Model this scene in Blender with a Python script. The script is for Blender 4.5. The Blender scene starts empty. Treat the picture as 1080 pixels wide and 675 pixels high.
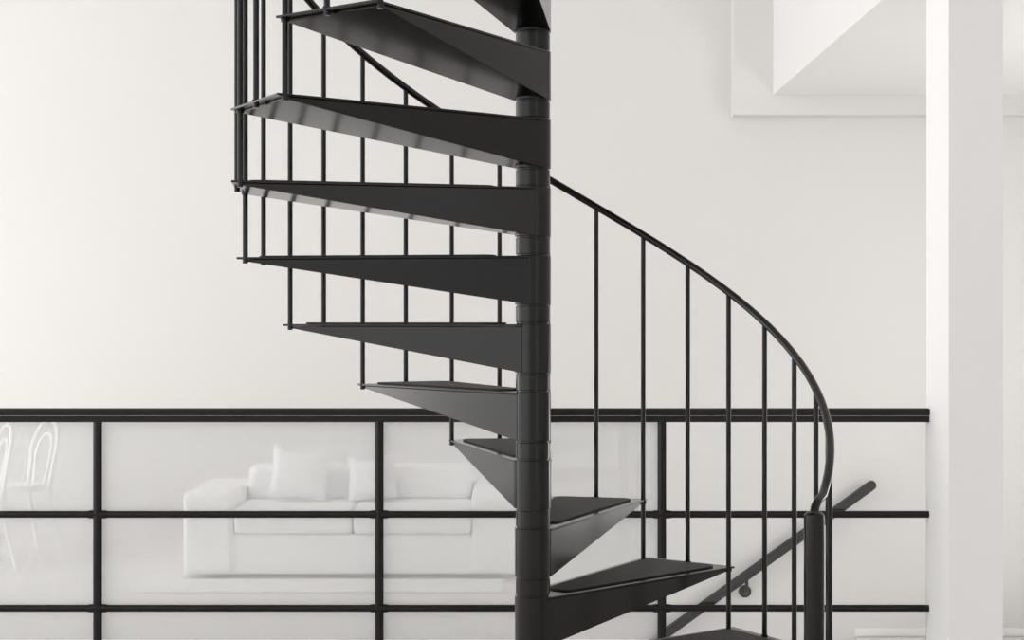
import bpy, bmesh, math
from mathutils import Vector, Matrix
from math import sin, cos, radians, pi

scene = bpy.context.scene
F = 1711.0
EYE = 1.525
WALL_Y = 11.6

# ------------------------------------------------------------------ materials
def mat(name, col, rough=0.5, metal=0.0, var=0.0, scale=8.0, bump=0.0, bscale=200.0, coat=0.0, spec=0.5, ior=1.5):
    m = bpy.data.materials.new(name); m.use_nodes = True
    nt = m.node_tree; b = nt.nodes['Principled BSDF']
    b.inputs['Roughness'].default_value = rough
    b.inputs['Metallic'].default_value = metal
    b.inputs['Coat Weight'].default_value = coat
    b.inputs['Specular IOR Level'].default_value = spec
    b.inputs['IOR'].default_value = ior
    tc = nt.nodes.new('ShaderNodeTexCoord')
    n = nt.nodes.new('ShaderNodeTexNoise'); n.inputs['Scale'].default_value = scale
    n.inputs['Detail'].default_value = 4
    nt.links.new(tc.outputs['Object'], n.inputs['Vector'])
    r = nt.nodes.new('ShaderNodeValToRGB')
    r.color_ramp.elements[0].position = 0.3; r.color_ramp.elements[1].position = 0.7
    r.color_ramp.elements[0].color = tuple(max(0, c*(1-var)) for c in col)+(1,)
    r.color_ramp.elements[1].color = tuple(min(1, c*(1+var)) for c in col)+(1,)
    nt.links.new(n.outputs['Fac'], r.inputs['Fac'])
    nt.links.new(r.outputs['Color'], b.inputs['Base Color'])
    if bump > 0:
        n2 = nt.nodes.new('ShaderNodeTexNoise'); n2.inputs['Scale'].default_value = bscale
        nt.links.new(tc.outputs['Object'], n2.inputs['Vector'])
        bp = nt.nodes.new('ShaderNodeBump'); bp.inputs['Strength'].default_value = bump
        bp.inputs['Distance'].default_value = 0.002
        nt.links.new(n2.outputs['Fac'], bp.inputs['Height'])
        nt.links.new(bp.outputs['Normal'], b.inputs['Normal'])
    return m

M_BLACK = mat('black_satin_steel', (0.0045, 0.0042, 0.0040), 0.18, 0.0, 0.12, 30, 0.0, 350, 0.0, 0.5, 1.37)
M_POLE = mat('black_pole_steel', (0.004, 0.0038, 0.0036), 0.15, 0.0, 0.1, 20, 0.0, 300, 0.0, 0.5, 1.37)
M_PAD = mat('rubber_tread_pad', (0.022, 0.018, 0.016), 0.6, 0, 0.25, 60, 0.5, 500, ior=1.35)
M_RAIL = mat('black_railing_paint', (0.006, 0.006, 0.006), 0.26, 0, 0.1, 20, ior=1.36)
M_WALL = mat('warm_white_plaster', (0.772, 0.759, 0.746), 0.85, 0, 0.010, 0.6)
M_CEIL = mat('white_ceiling_paint', (0.87, 0.863, 0.856), 0.9, 0, 0.006, 1)
M_COL = mat('white_column_paint', (0.93, 0.925, 0.92), 0.8, 0, 0.005, 1)
M_FLOOR = mat('pale_floor', (0.75, 0.735, 0.72), 0.45, 0, 0.02, 3)
M_SOFA = mat('white_sofa_fabric', (0.97, 0.97, 0.97), 0.95, 0, 0.01, 20, 0.2, 400)
M_PILLOW = mat('white_pillow_fabric', (0.91, 0.91, 0.915), 0.95, 0, 0.02, 20, 0.2, 300)
M_CHAIR = mat('white_chair_paint', (0.97, 0.97, 0.97), 0.4, 0, 0.01, 10)
M_RUG = mat('cream_rug', (0.84, 0.83, 0.81), 1.0, 0, 0.06, 60, 1.0, 150)

def glass_mat(name, haze):
    m = bpy.data.materials.new(name); m.use_nodes = True
    nt = m.node_tree; nt.nodes.clear()
    o = nt.nodes.new('ShaderNodeOutputMaterial')
    mx = nt.nodes.new('ShaderNodeMixShader')
    t = nt.nodes.new('ShaderNodeBsdfTransparent'); t.inputs[0].default_value = (.985, .99, .99, 1)
    g = nt.nodes.new('ShaderNodeBsdfGlossy'); g.inputs['Roughness'].default_value = 0.02
    fr = nt.nodes.new('ShaderNodeFresnel'); fr.inputs['IOR'].default_value = 1.5
    d = nt.nodes.new('ShaderNodeBsdfDiffuse'); d.inputs[0].default_value = (.97, .965, .96, 1)
    m1 = nt.nodes.new('ShaderNodeMixShader'); m1.inputs[0].default_value = haze
    nt.links.new(t.outputs[0], m1.inputs[1]); nt.links.new(d.outputs[0], m1.inputs[2])
    nt.links.new(fr.outputs[0], mx.inputs[0])
    nt.links.new(m1.outputs[0], mx.inputs[1]); nt.links.new(g.outputs[0], mx.inputs[2])
    nt.links.new(mx.outputs[0], o.inputs[0])
    return m
M_GLASS = glass_mat('clear_glass', 0.0)
M_GLASS_HAZE = glass_mat('reflection_haze_glass', 0.33)  # white diffuse mixed into clear panes, imitates the washed-out haze of reflections

# ------------------------------------------------------------------ helpers
def empty(name, loc=(0, 0, 0)):
    e = bpy.data.objects.new(name, None); e.location = loc
    e.empty_display_size = 0.1
    scene.collection.objects.link(e); return e

def finish(name, bm, m, parent=None, smooth=False, bevel=0, seg=2):
    me = bpy.data.meshes.new(name)
    bmesh.ops.recalc_face_normals(bm, faces=bm.faces[:])
    bm.to_mesh(me); bm.free()
    o = bpy.data.objects.new(name, me); scene.collection.objects.link(o)
    me.materials.append(m)
    if smooth:
        for p in me.polygons: p.use_smooth = True
        try: me.set_sharp_from_angle(angle=radians(40))
        except Exception: pass
    if bevel:
        b = o.modifiers.new('bevel', 'BEVEL'); b.width = bevel; b.segments = seg; b.limit_method = 'ANGLE'
    if parent:
        o.parent = parent
        o.matrix_parent_inverse = Matrix.Translation(-Vector(parent.location))
    return o

def add_box(bm, x0, x1, y0, y1, z0, z1):
    v = [bm.verts.new(p) for p in [(x0,y0,z0),(x1,y0,z0),(x1,y1,z0),(x0,y1,z0),(x0,y0,z1),(x1,y0,z1),(x1,y1,z1),(x0,y1,z1)]]
    for f in [(0,3,2,1),(4,5,6,7),(0,1,5,4),(1,2,6,5),(2,3,7,6),(3,0,4,7)]:
        bm.faces.new([v[i] for i in f])

def box(name, x0, x1, y0, y1, z0, z1, m, parent=None, bevel=0, seg=2):
    bm = bmesh.new(); add_box(bm, x0, x1, y0, y1, z0, z1)
    return finish(name, bm, m, parent, False, bevel, seg)

def add_cyl(bm, p0, p1, r, n=20, r2=None):
    p0 = Vector(p0); p1 = Vector(p1); d = p1-p0
    q = d.to_track_quat('Z', 'Y').to_matrix().to_4x4()
    mtx = Matrix.Translation((p0+p1)/2) @ q
    bmesh.ops.create_cone(bm, cap_ends=True, segments=n, radius1=r, radius2=r if r2 is None else r2, depth=d.length, matrix=mtx)

def tube(bm, pts, r, n=12, closed=False):
    pts = [Vector(p) for p in pts]; rings = []; N = len(pts)
    for i, p in enumerate(pts):
        if closed: t = pts[(i+1) % N]-pts[i-1]
        else: t = pts[min(i+1, N-1)]-pts[max(i-1, 0)]
        t.normalize()
        up = Vector((0, 0, 1)) if abs(t.z) < 0.95 else Vector((0, 1, 0))
        if i and abs(prev_n.dot(t)) < 0.99:
            a = (prev_n - t*prev_n.dot(t)).normalized()
        else:
            a = t.cross(up).normalized()
        prev_n = a
        b = t.cross(a)
        rings.append([bm.verts.new(p + a*r*cos(2*pi*k/n) + b*r*sin(2*pi*k/n)) for k in range(n)])
    for i in range(N if closed else N-1):
        A = rings[i]; B = rings[(i+1) % N]
        for k in range(n):
            bm.faces.new([A[k], A[(k+1) % n], B[(k+1) % n], B[k]])
    if not closed:
        bm.faces.new(rings[0][::-1]); bm.faces.new(rings[-1])

def prism(bm, poly, z0, z1):
    lo = [bm.verts.new((x, y, z0)) for x, y in poly]; hi = [bm.verts.new((x, y, z1)) for x, y in poly]
    n = len(poly)
    bm.faces.new(lo[::-1]); bm.faces.new(hi)
    for i in range(n): bm.faces.new([lo[i], lo[(i+1) % n], hi[(i+1) % n], hi[i]])

def rounded(poly, r, seg=5):
    out = []; n = len(poly)
    for i in range(n):
        p = Vector(poly[i]); a = Vector(poly[i-1])-p; b = Vector(poly[(i+1) % n])-p
        rr = min(r, a.length*.45, b.length*.45)
        A = p+a.normalized()*rr; B = p+b.normalized()*rr
        for k in range(seg+1):
            t = k/seg
            out.append(tuple(A*(1-t)**2 + p*2*t*(1-t) + B*t*t))
    return out

# ------------------------------------------------------------------ spiral stair
AX, AY = 0.0584, 4.54
RISE, STEP = 0.19, 22.5
RT, RB, RP = 0.842, 0.817, 0.049
NT = 22
ROT = -1.6
stair = empty('spiral_staircase', (AX, AY, 0))
def P(r, deg, z): return (AX+r*cos(radians(deg)), AY+r*sin(radians(deg)), z)
def P2(r, deg): return P(r, deg, 0)[:2]
def th_lead(n): return 19.85+ROT+STEP*(n-3)
def z_rail(deg): return 1.8035+(deg-64.85-ROT)/STEP*RISE

CEIL_Z = 5.5
bm = bmesh.new(); add_cyl(bm, (AX, AY, 0), (AX, AY, CEIL_Z), RP-.004, 48)
finish('centre_pole', bm, M_POLE, stair, True)
bm = bmesh.new()
for n in range(1, NT+1):
    z = RISE*n
    add_cyl(bm, (AX, AY, z-.1355), (AX, AY, z+.0010), RP+.0016, 64)
    add_cyl(bm, (AX, AY, z+.0055), (AX, AY, z+.0505), RP-.0008, 64)
add_cyl(bm, (AX, AY, 0), (AX, AY, .012), .12, 48)
finish('pole_collars', bm, M_POLE, stair, True, 0.0016)

for n in range(1, NT+1):
    z = RISE*n; tl = th_lead(n); tt = tl+STEP; ri = RP+.004
    poly = [P2(ri, tl-80), P2(RT, tl-.25), P2(RT, tt+.25), P2(ri, tt+80)]
    bm = bmesh.new(); prism(bm, poly, z-.006, z)
    ro = RT-.026; ii = ri-.001
    I0 = P2(ii, tl-80); I1 = P2(ii, tt+80); O0 = P2(ro, tl+.05); O1 = P2(ro, tt-.05)
    vs = [bm.verts.new(c) for c in [(*I0, z-.0065), (*O0, z-.0065), (*O1, z-.0065), (*I1, z-.0065),
                                    (*I0, z-.135), (*O0, z-.0125), (*O1, z-.0125), (*I1, z-.135)]]
    for f in [(0,1,2,3),(4,7,6,5),(0,4,5,1),(1,5,6,2),(2,6,7,3),(3,7,4,0)]:
        bm.faces.new([vs[i] for i in f])
    finish('tread_%d' % n, bm, M_BLACK, stair, False, 0.0014, 2)
    mid = tl+STEP/2
    u = Vector((cos(radians(mid)), sin(radians(mid)))); v = Vector((-u.y, u.x)); c = Vector((AX, AY))
    w = lambda s: .05+.138*s-.026
    q = []
    for s, sg in [(.11, -1), (.785, -1), (.785, 1), (.11, 1)]:
        q.append(tuple(c+u*s+v*(sg*w(s))))
    bm = bmesh.new(); prism(bm, rounded(q, .045), z, z+.005)
    finish('tread_pad_%d' % n, bm, M_PAD, stair, False, 0.001, 1)

bm = bmesh.new()
for n in range(1, NT+1):
    tl = th_lead(n)
    a = tl+STEP/2; z = RISE*n
    add_cyl(bm, P(RB, a, z-.018), P(RB, a, z_rail(a)), .0076, 14)
    add_cyl(bm, P(RB, a, z), P(RB, a, z+.003), .0105, 14)
    a = tl+STEP
    add_cyl(bm, P(RB, a, z-.018), P(RB, a, z_rail(a)), .0076, 14)
    add_cyl(bm, P(RB, tl, z-.013), P(RB, tl, z-.0045), .0105, 14)
finish('balusters', bm, M_BLACK, stair, True)

a0 = -25.15
pts = []
NA = -29.3; NZ = 1.045
pts.append(P(RB, NA, NZ-.01))
pts.append(P(RB, NA+.6, NZ+.008))
pts.append(P(RB, NA+2.5, NZ+.024))
a = a0+1.5
while a < th_lead(NT)+STEP+1:
    pts.append(P(RB, a, z_rail(a)+.006)); a += 3
bm = bmesh.new(); tube(bm, pts, .0115, 16)
finish('handrail', bm, M_POLE, stair, True)
bm = bmesh.new()
b0 = P(RB, NA, 0)
bmesh.ops.create_cone(bm, cap_ends=True, segments=32, radius1=.026, radius2=.026, depth=1.03, matrix=Matrix.Translation((b0[0], b0[1], .515)))
bmesh.ops.create_uvsphere(bm, u_segments=32, v_segments=16, radius=.026, matrix=Matrix.Translation((b0[0], b0[1], 1.03)) @ Matrix.Diagonal((1, 1, .6, 1)))
add_cyl(bm, (b0[0], b0[1], 0), (b0[0], b0[1], .01), .045, 32)
finish('newel_post', bm, M_POLE, stair, True)

# ------------------------------------------------------------------ guard railing
GY = 7.6
def gx(px): return (px-540)/F*GY
def gz(py): return EYE-(py-340)/F*GY
guard = empty('guard_railing', (0, GY, 0))
X0, X1 = -4.6, gx(980)-.002
bm = bmesh.new()
add_box(bm, X0, X1, GY-.03, GY+.03, gz(438), gz(430.5))
finish('top_rail', bm, M_RAIL, guard, False, .006, 3)
bm = bmesh.new(); add_box(bm, X0, X1, GY-.018, GY+.018, gz(445), gz(438.6))
finish('under_rail', bm, M_RAIL, guard, False, .002)
posts = [gx(103)-2*(gx(400)-gx(103)), gx(103)-(gx(400)-gx(103)), gx(103), gx(400), gx(698)]
bm = bmesh.new()
for py in (542.5, 641.5):
    add_cyl(bm, (X0, GY, gz(py)), (X1, GY, gz(py)), .0165, 20)
    for px in posts:
        add_cyl(bm, (px-.04, GY, gz(py)), (px+.04, GY, gz(py)), .0195, 20)
finish('cross_rails', bm, M_RAIL, guard, True)
bm = bmesh.new()
for px in posts:
    add_cyl(bm, (px, GY, 0), (px, GY, gz(444)), .0205, 24)
    add_cyl(bm, (px, GY, 0), (px, GY, .012), .05, 24)
finish('posts', bm, M_RAIL, guard, True)
ed = posts+[X1]
bm = bmesh.new()
for i in range(len(ed)-2):
    add_box(bm, ed[i]+.001, ed[i+1]-.001, GY+.034, GY+.042, gz(676), gz(444))
finish('glass_panels_haze', bm, M_GLASS_HAZE, guard)  # these panes carry the painted reflection haze
bm = bmesh.new(); i = len(ed)-2
add_box(bm, ed[i]+.001, ed[i+1]-.004, GY+.034, GY+.042, gz(676), gz(444))
finish('glass_panel_clear', bm, M_GLASS, guard)

# ------------------------------------------------------------------ wall handrail
HY = 11.5
wh = empty('wall_handrail', (1.6, HY, -.2))
def wp(px, py, d=HY): return Vector(((px-540)/F*d, d, EYE-(py-340)/F*d))
pa = wp(919, 512); pb = wp(712, 661)
dirv = (pb-pa); pc = pa+dirv*1.9
bm = bmesh.new(); add_cyl(bm, pa, pc, .036, 24)
bmesh.ops.create_uvsphere(bm, u_segments=20, v_segments=12, radius=.036, matrix=Matrix.Translation(pa))
finish('rail', bm, M_RAIL, wh, True)
bm = bmesh.new()
for t in (.635, 1.4):
    p = pa+dirv*t
    q = Vector((p.x, WALL_Y-.004, p.z-.13))
    tube(bm, [p+Vector((0, .0, -.02)), p+Vector((0, .0, -.10)), p+Vector((0, .03, -.13)), q], .012, 10)
    add_cyl(bm, (q.x, WALL_Y-.012, q.z), (q.x, WALL_Y, q.z), .045, 24)
finish('brackets', bm, M_RAIL, wh, True)

# ------------------------------------------------------------------ room shell
WX = 0.15
bm = bmesh.new()
add_box(bm, -7, 4.5, -4, 7.68, -.25, 0)
add_box(bm, -7, WX, 7.68, WALL_Y, -.25, 0)
finish('floor', bm, M_FLOOR)
box('floor_lower', -7, 4.5, 7.0, WALL_Y, -3.2, -3.0, M_FLOOR)
box('wall_back', -7, 4.7, WALL_Y, WALL_Y+.2, -3.2, CEIL_Z, M_WALL)
box('wall_right', 4.5, 4.7, -4, WALL_Y, -3.2, CEIL_Z, M_WALL)
box('ceiling', -7, 4.7, -4, WALL_Y+.2, CEIL_Z, CEIL_Z+.2, M_CEIL)
box('baseboard_back', -7, WX-.01, WALL_Y-.014, WALL_Y, 0, .1, M_WALL, bevel=.003)
cx0 = (1000.5-540)/F*7.25; cx1 = (1058-540)/F*7.25
ZB = EYE+237/F*WALL_Y
box('column', cx0, cx1, 7.25, 7.58+.06, 0, ZB+.02, M_COL, bevel=.002)
bm = bmesh.new(); add_box(bm, 272/F*WALL_Y, 4.5, 5.0, WALL_Y, ZB, CEIL_Z)
finish('ceiling_bulkhead', bm, M_CEIL)
BY = 11.45
bm = bmesh.new(); add_box(bm, 234/F*BY, 4.5, BY, WALL_Y, EYE+219/F*BY, CEIL_Z)
finish('trim_1', bm, M_WALL)
bm = bmesh.new()
lz = -.72
add_box(bm, 2.45, 4.47, 10.5, WALL_Y-.03, lz-.2, lz)
for i in range(1, 11):
    x1 = 2.45-.265*(i-1)
    add_box(bm, x1-.265, x1, 10.5, WALL_Y-.03, lz-.19*i-.19, lz-.19*i)
finish('lower_stair_flight', bm, M_FLOOR)
box('baseboard_landing', 2.45, 4.5, WALL_Y-.014, WALL_Y, lz, lz+.06, M_COL)

# ------------------------------------------------------------------ sofa
sofa = empty('sofa', (-.95, 10.05, 0))
sx0, sx1, sy0, sy1 = -1.95, .06, 9.6, 10.5
box('base', sx0+.02, sx1-.02, sy0+.02, sy1-.02, .03, .27, M_SOFA, sofa, .02, 3)
box('arm_left', sx0, sx0+.3, sy0, sy1, .03, .52, M_SOFA, sofa, .035, 4)
box('arm_right', sx1-.3, sx1, sy0, sy1, .03, .52, M_SOFA, sofa, .035, 4)
box('back_frame', sx0+.29, sx1-.29, sy1-.25, sy1, .05, .56, M_SOFA, sofa, .035, 4)
xm = (sx0+sx1)/2
box('seat_cushion_1', sx0+.302, xm-.002, sy0-.005, sy1-.25, .27, .43, M_SOFA, sofa, .03, 4)
box('seat_cushion_2', xm+.002, sx1-.302, sy0-.005, sy1-.25, .27, .43, M_SOFA, sofa, .03, 4)
box('back_cushion_1', sx0+.31, xm-.004, sy1-.43, sy1-.2, .42, .64, M_SOFA, sofa, .05, 4)
box('back_cushion_2', xm+.004, sx1-.31, sy1-.43, sy1-.2, .42, .64, M_SOFA, sofa, .05, 4)
bm = bmesh.new()
for x in (sx0+.1, sx1-.1):
    for y in (sy0+.1, sy1-.1): add_cyl(bm, (x, y, 0), (x, y, .06), .02, 12)
finish('feet', bm, M_CHAIR, sofa)

def pillow(name, loc, size, rot):
    bm = bmesh.new(); n = 16; g = [[], []]
    for side in (0, 1):
        for i in range(n+1):
            row = []
            for j in range(n+1):
                a = i/n*2-1; b = j/n*2-1
                th = .07*max(0, (1-a**2)*(1-b**2))**.45
                dip = .40*(1-a*a)*max(0, b)**2
                k = 1-.10*(1-abs(a*b))*(max(abs(a), abs(b))**3)
                row.append(bm.verts.new((a*size/2*k, (th if side else -th), (b-dip)*size/2*k)))
            g[side].append(row)
    for side in (0, 1):
        for i in range(n):
            for j in range(n):
                bm.faces.new([g[side][i][j], g[side][i+1][j], g[side][i+1][j+1], g[side][i][j+1]])
    bmesh.ops.remove_doubles(bm, verts=bm.verts[:], dist=.0005)
    bmesh.ops.transform(bm, verts=bm.verts[:], matrix=Matrix.Translation(loc) @ Matrix.Rotation(rot[2], 4, 'Z') @ Matrix.Rotation(rot[0], 4, 'X') @ Matrix.Rotation(rot[1], 4, 'Y'))
    finish(name, bm, M_PILLOW, sofa, True)
pillow('throw_pillow_1', (-1.30, 9.95, .615), .36, (radians(-16), radians(5), radians(6)))
pillow('throw_pillow_2', (-.86, 9.96, .585), .31, (radians(-18), radians(-6), radians(-8)))

# ------------------------------------------------------------------ rug
bm = bmesh.new(); add_box(bm, -2.13, -.05, 9.12, 9.56, 0, .014)
for i in range(22):
    y = 9.13+i*.02
    add_box(bm, -2.18, -2.13, y, y+.008, 0, .006)
finish('rug', bm, M_RUG, None, False, .003)

# ------------------------------------------------------------------ bentwood chairs
def chair(loc, rz):
    e = empty('dining_chair', (0, 0, 0))
    R = .205; SH = .46
    bm = bmesh.new(); add_cyl(bm, (0, 0, SH-.03), (0, 0, SH), R, 40)
    add_cyl(bm, (0, 0, SH-.002), (0, 0, SH+.008), R-.025, 40)
    finish('seat', bm, M_CHAIR, e, True, .004)
    bm = bmesh.new()
    for sx in (-1, 1):
        tube(bm, [(sx*.14, -.13, SH-.02), (sx*.155, -.15, .25), (sx*.185, -.19, 0)], .015, 12)
    hoop = []
    hoop += [(-.19, .25, 0), (-.165, .19, .25), (-.16, .165, SH-.02), (-.175, .19, .60)]
    for k in range(0, 13):
        a = pi-k*pi/12
        hoop.append((.19*cos(a), .20+.05*sin(a), .68+.2*sin(a)))
    hoop += [(.175, .19, .60), (.16, .165, SH-.02), (.165, .19, .25), (.19, .25, 0)]
    tube(bm, hoop, .016, 12)
    finish('legs_and_back_hoop', bm, M_CHAIR, e, True)
    bm = bmesh.new(); inner = [(-.08, .165, SH), (-.105, .19, .6)]
    for k in range(0, 11):
        a = pi-k*pi/10
        inner.append((.11*cos(a), .20+.035*sin(a), .66+.13*sin(a)))
    inner += [(.105, .19, .6), (.08, .165, SH)]
    tube(bm, inner, .013, 10)
    finish('inner_hoop', bm, M_CHAIR, e, True)
    bm = bmesh.new()
    tube(bm, [(.165*cos(2*pi*k/28), .165*sin(2*pi*k/28)+.01, .24) for k in range(28)], .010, 8, True)
    finish('leg_ring', bm, M_CHAIR, e, True)
    e.location = loc; e.rotation_euler = (0, 0, rz)
    return e
chair((-3.25, 10.60, 0), radians(-50))
chair((-3.38, 10.08, 0), radians(-58))

# ------------------------------------------------------------------ lights
w = bpy.data.worlds.new('world'); scene.world = w; w.use_nodes = True
nt = w.node_tree
bg = nt.nodes['Background']
bg.inputs[0].default_value = (1.0, .99, .98, 1)
tc = nt.nodes.new('ShaderNodeTexCoord'); sp = nt.nodes.new('ShaderNodeSeparateXYZ')
ab = nt.nodes.new('ShaderNodeMath'); ab.operation = 'ABSOLUTE'
mr = nt.nodes.new('ShaderNodeMapRange'); mr.interpolation_type = 'SMOOTHSTEP'
mr.inputs['From Min'].default_value = .15; mr.inputs['From Max'].default_value = .75
mr.inputs['To Min'].default_value = .90; mr.inputs['To Max'].default_value = 2.25
nt.links.new(tc.outputs['Generated'], sp.inputs[0]); nt.links.new(sp.outputs['X'], ab.inputs[0])
nt.links.new(ab.outputs[0], mr.inputs['Value']); nt.links.new(mr.outputs[0], bg.inputs[1])

def area(name, loc, target, sx, sy, power, col=(1, .985, .97)):
    l = bpy.data.lights.new(name, 'AREA'); l.shape = 'RECTANGLE'; l.size = sx; l.size_y = sy; l.energy = power; l.color = col
    o = bpy.data.objects.new(name, l); scene.collection.objects.link(o); o.location = loc
    o.rotation_euler = (Vector(target)-Vector(loc)).to_track_quat('-Z', 'Y').to_euler()
    return o
area('window_light', (-6.6, 7.8, 1.5), (-2.4, 11.6, 1.3), 2.4, 1.6, 50)
area('bulkhead_fill_light', (4.4, 8.6, .9), (2.2, 9.2, 3.2), 2.2, 1.4, 60)  # added fill lamp, out of view, brightens the bulkhead underside; no window modelled

# ------------------------------------------------------------------ camera
cd = bpy.data.cameras.new('camera'); cam = bpy.data.objects.new('camera', cd); scene.collection.objects.link(cam)
cam.location = (0, 0, EYE); cam.rotation_euler = (radians(90), 0, 0)
cd.sensor_width = 36; cd.lens = 36*F/1080; cd.shift_y = 2.5/1080
scene.camera = cam
scene.view_settings.view_transform = 'Standard'
scene.view_settings.look = 'None'
